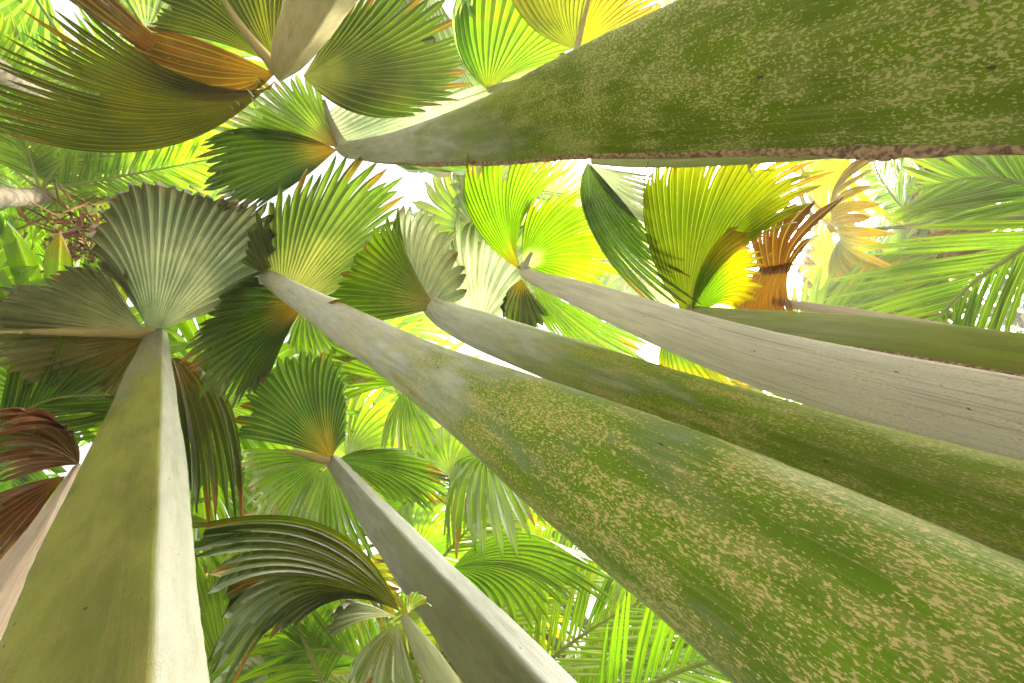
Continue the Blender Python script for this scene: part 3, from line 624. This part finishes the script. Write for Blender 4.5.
# feather fronds picked out by the picture, each on a plant of its own
def feather_plant(label, path, llen, seed, cols, n=46, **kw):
    """a frond rising from the ground behind the stalks"""
    P = [at(*p) for p in path]; b = V((P[0].x, P[0].y, 0))
    root = thing('feather_palm', label, 'palm', b, 'feather palms in the background')
    v, f = [], []; tube(v, f, [b.lerp(P[0], i/6) for i in range(7)], lambda s: .035-.015*s, 6); build('stalk', v, f, SLIM, root)
    feather(root, P, llen, seed, cols, n=n, **kw)
    return root
def img(x, y): return toworld(V((x, -y, 0)))
feather_plant('light green feather frond with long level leaflets at the right edge', [(1075, 215, 2.6), (1020, 250, 2.6), (965, 290, 2.6), (915, 345, 2.7)], .62, 101, FB, n=22, width=.026, droop=.06, sidev=img(-.6, -.75), ang=.8)
feather_plant('feather frond arching over the right edge above the olive stalk', [(1080, 205, 3.0), (1030, 185, 3.0), (975, 178, 3.1), (915, 190, 3.2)], .5, 102, FB, n=30, width=.03, droop=.06, sidev=img(0, -1), ang=.8)
feather_plant('yellow green feather frond arching low behind the withered brown leaf', [(780, 350, 3.2), (815, 318, 3.2), (865, 305, 3.2), (925, 325, 3.2)], .38, 103, FB, n=18, width=.05, droop=.1, sidev=img(.3, -1), ang=.9)
feather_plant('feather frond standing upright in the gap between the two toned stalk and the broad one', [(520, 690, 2.8), (560, 652, 2.8), (610, 618, 2.8), (680, 580, 2.9)], .62, 104, FB, n=24, width=.026, droop=.05, sidev=img(-.5, -.9), ang=.85)
feather_plant('feather frond at the bottom edge beside the broad diagonal stalk', [(590, 720, 2.4), (640, 690, 2.4), (690, 668, 2.4), (760, 650, 2.4)], .5, 105, FG, n=20, width=.024, droop=.05, sidev=img(-.3, -.9), ang=1.0)
feather_plant('feather frond crossing the gap below the long drooping fingers of the fan leaf', [(470, 650, 3.4), (510, 600, 3.4), (560, 560, 3.4), (620, 530, 3.5)], .6, 108, FB, n=34, width=.03, droop=.1, sidev=img(-.5, -.9), ang=.9)
feather_plant('feather frond hanging behind the drooping dark leaf at the bottom left', [(330, 700, 3.6), (290, 620, 3.6), (230, 590, 3.6), (170, 610, 3.6)], .6, 107, FB, n=40)

for i, (lab, path, ll, cc) in enumerate([
    ('bright feather frond low in the gap left of the drooping dark leaf', [(200, 700, 3.4), (215, 650, 3.4), (250, 600, 3.5), (310, 560, 3.6)], .6, FB),
    ('feather frond crossing behind the short light green stalk at the bottom edge', [(420, 710, 3.6), (380, 670, 3.6), (330, 650, 3.6), (270, 655, 3.6)], .55, FG),
    ('feather frond low at the bottom edge right of the two toned stalk', [(560, 715, 3.4), (610, 680, 3.4), (660, 640, 3.4), (720, 620, 3.5)], .55, FB),
    ('yellowish feather frond deep in the gap under the broad stalk', [(440, 560, 4.4), (480, 520, 4.4), (530, 500, 4.4), (590, 510, 4.5)], .6, FB),
    ('feather frond at the left edge above the curled dead leaf', [(-40, 470, 3.4), (0, 430, 3.4), (50, 400, 3.4), (110, 395, 3.5)], .6, FD)]):
    feather_plant(lab, path, ll, 120+i, cc, n=34, width=.032, droop=.08, sidev=img(-.5, -.9), ang=.85)
# whole plants farther off: (pixel of the crown, distance, ...)
def foot(px, py, d): p = at(px, py, d); return p
for i, (px, py, d, nst, size, lab) in enumerate([
    (225, 585, 7.5, 7, 1.1, 'bright fan palm seen behind the stalk foot at lower left'),
    (60, 420, 5.0, 7, 1.0, 'fan palm behind the tall olive stalk at the left edge'),
    (400, 520, 6.0, 7, 1.1, 'fan palm filling the gap right of the two toned leaf crown'),
    (880, 195, 4.8, 8, .75, 'pale fan palm with yellowing leaves in the bright gap at the right'),
    (800, 400, 4.6, 6, .9, 'yellow green fan palm showing between two stalks at the right'),
    (600, 320, 9.0, 5, 1.5, 'lime fan palm behind the streaked grey stalk'),
    (610, 560, 5.5, 6, 1.0, 'fan palm behind the feather fronds at lower centre'),
    (345, 372, 10.0, 5, 1.7, 'lime fan palm high above the broad stalk leaf'),
    (95, 40, 9.0, 5, 1.6, 'bright green fan palm above the huge olive leaf'),
    (640, 10, 8.0, 6, 1.0, 'yellow fan palm behind the thick stalk at the top'),
    (420, 20, 10.0, 5, 1.7, 'lime fan palm behind the folded leaf at the top edge'),
    (470, 215, 9.0, 6, 1.1, 'lime fan palm with narrow fingers high in the white gap at the upper centre'),
    (330, 620, 6.5, 7, 1.1, 'fan palm low behind the dark drooping leaf')]):
    p = at(px, py, d); h = max(1.2, p.z)
    fan_palm(lab, p, nst, h, size, 200+i, GOLD if 'right' in lab and 'gap' in lab else PG, spread=.35*min(1, 3/h), far=2.2 if h > 3 else 1.0)
for i, (px, py, d, hfac, nfr, fl, ll, cols, lab) in enumerate([
    (40, 190, 6.0, 1, 9, 2.2, .5, FB, 'feather palm with a bare pale trunk at the upper left edge'),
    (20, 400, 6.5, 1, 10, 2.2, .55, FD, 'dense green feather palm behind the left hand stalks'),
    (270, 660, 7.0, 1, 10, 2.4, .55, FB, 'feather palm low at the bottom left of the two toned stalk'),
    (420, 470, 9.0, 1, 10, 2.4, .55, FB, 'feather palm behind the gap under the broad stalk'),
    (560, 600, 7.5, 1, 10, 2.4, .55, FB, 'feather palm behind the bottom centre fronds'),
    (660, 690, 7.0, 1, 10, 2.2, .55, FG, 'feather palm at the bottom edge under the broad stalk'),
    (960, 250, 6.0, 1, 10, 2.0, .55, FB, 'feather palm in the bright haze at the right edge'),
    (900, 330, 7.5, 1, 10, 2.2, .55, FG, 'feather palm low behind the olive stalk at the right'),
    (760, 420, 8.0, 1, 10, 2.2, .55, FB, 'feather palm deep between the stalks at the right'),
    (100, 130, 9.0, 1, 9, 2.4, .55, FB, 'tall feather palm far behind the upper left leaves'),
    (200, 470, 8.5, 1, 9, 2.4, .55, FG, 'tall feather palm behind the lower left fan leaves')]):
    p = at(px, py, d)
    r_ = feather_palm(lab, p, max(.5, p.z), nfr, fl, ll, 300+i, cols)
    if i == 0:
        R = random.Random(9); v, f = [], []; c0 = at(78, 232, 5.7)
        for q in range(110):
            d = V((R.gauss(0, 1), R.gauss(0, 1), R.gauss(-.4, .7))).normalized(); b = c0+V((R.gauss(0, .16), R.gauss(0, .16), R.gauss(0, .08)))
            l = R.uniform(.12, .34); tube(v, f, [b, b+d*l*.5, b+d*l-UP*l*.25], lambda s: .014-.009*s, 4)
        build('flower_stalks', v, f, HUSK, r_)
# trees closing the view at the edge of the clearing
def tree(label, x, y, h, r, seed, col):
    R = random.Random(seed); base = V((x, y, 0)); root = thing('broadleaf_tree', label, 'tree', base, 'trees round the clearing')
    v, f = [], []; tube(v, f, [base+V((.2*math.sin(i*.5+seed), .2*math.cos(i*.4+seed)-.2, h*.75*i/8)) for i in range(9)], lambda s: .28-.18*s, 8)
    cl = [base+V((R.gauss(0, r*.45), R.gauss(0, r*.45), h*R.uniform(.25, 1.0))) for _ in range(16)]
    for c in cl[:9]: tube(v, f, [base+UP*min(c.z*.6, h*.5), base.lerp(c, .6)+UP*c.z*.2, c], lambda s: .08-.06*s, 5)
    build('trunk', v, f, BARK, root)
    v, f, c, uv = [], [], [], []
    for cc in cl:
        rr = r*R.uniform(.3, .5); tint = R.uniform(.7, 1.3)
        for _ in range(260):
            d = V((R.gauss(0, 1), R.gauss(0, 1), R.gauss(0, .8))); d = d.normalized()*rr*R.random()**.4
            p = cc+d; a = V((R.gauss(0, 1), R.gauss(0, 1), R.gauss(0, .5))).normalized(); b = a.cross(V((R.gauss(0, .4), R.gauss(0, .4), 1))).normalized()
            l = R.uniform(.12, .26); b0 = len(v)
            v += [p, p+a*l*.5+b*l*.28, p+a*l-UP*l*.2, p+a*l*.5-b*l*.28]; f.append((b0, b0+1, b0+2, b0+3)); k = tuple(x*tint*R.uniform(.8, 1.2) for x in col)
            c += [k]*4; uv += [(.2, 0), (.3, .5), (.2, 1), (.3, .5)]
    build('crown', v, f, FEATHER, root, c, uv, smooth_=False)
TL = ['dense green tree far behind the right edge', 'lime green tree far off under the broad stalk', 'tree far behind the bottom edge', 'tree at the far lower left', 'tall tree behind the left edge', 'tree in the upper left corner', 'pale tree far behind the thick top stalk', 'low tree at the far right between stalks', 'lime tree far behind the withered brown leaf']
for i, (px, py, d, h, r) in enumerate([(1000, 320, 15, 5, 3.2), (690, 620, 15, 6, 3.2), (420, 683, 16, 7, 3.2), (200, 600, 16, 8, 3.4), (-40, 420, 15, 8, 3.4), (-60, 150, 15, 10, 3.2), (940, 120, 17, 5, 2.8), (900, 430, 15, 5, 3.2), (840, 215, 17, 7, 3.0)]):
    p = at(px, py, d); tree(TL[i], p.x, p.y, h, r, 400+i, [(.05, .1, .012), (.09, .15, .014), (.07, .12, .014)][i % 3])

def haze():  # volume added so the sun's glare glows at the upper right
    x, y, z0, z1 = 27, 27, -1.2, 13
    vs = [V((a*x, b*y, c)) for c in (z0, z1) for b in (-1, 1) for a in (-1, 1)]
    fs = [(0, 2, 3, 1), (4, 5, 7, 6), (0, 1, 5, 4), (2, 6, 7, 3), (0, 4, 6, 2), (1, 3, 7, 5)]
    mt, t, n = newmat('sun_glow_haze'); pv = n('ShaderNodeVolumePrincipled'); pv.inputs['Density'].default_value = HAZE
    pv.inputs['Color'].default_value = (1, .95, .82, 1); pv.inputs['Anisotropy'].default_value = .72
    o = n('ShaderNodeOutputMaterial'); L(t, pv.outputs[0], o.inputs['Volume'])
    ob = build('haze', vs, fs, mt, smooth_=False); ob['kind'] = 'stuff'; ob['label'] = 'thin warm haze added among the palms for the sun glow'
HAZE = .013
if HAZE: haze()
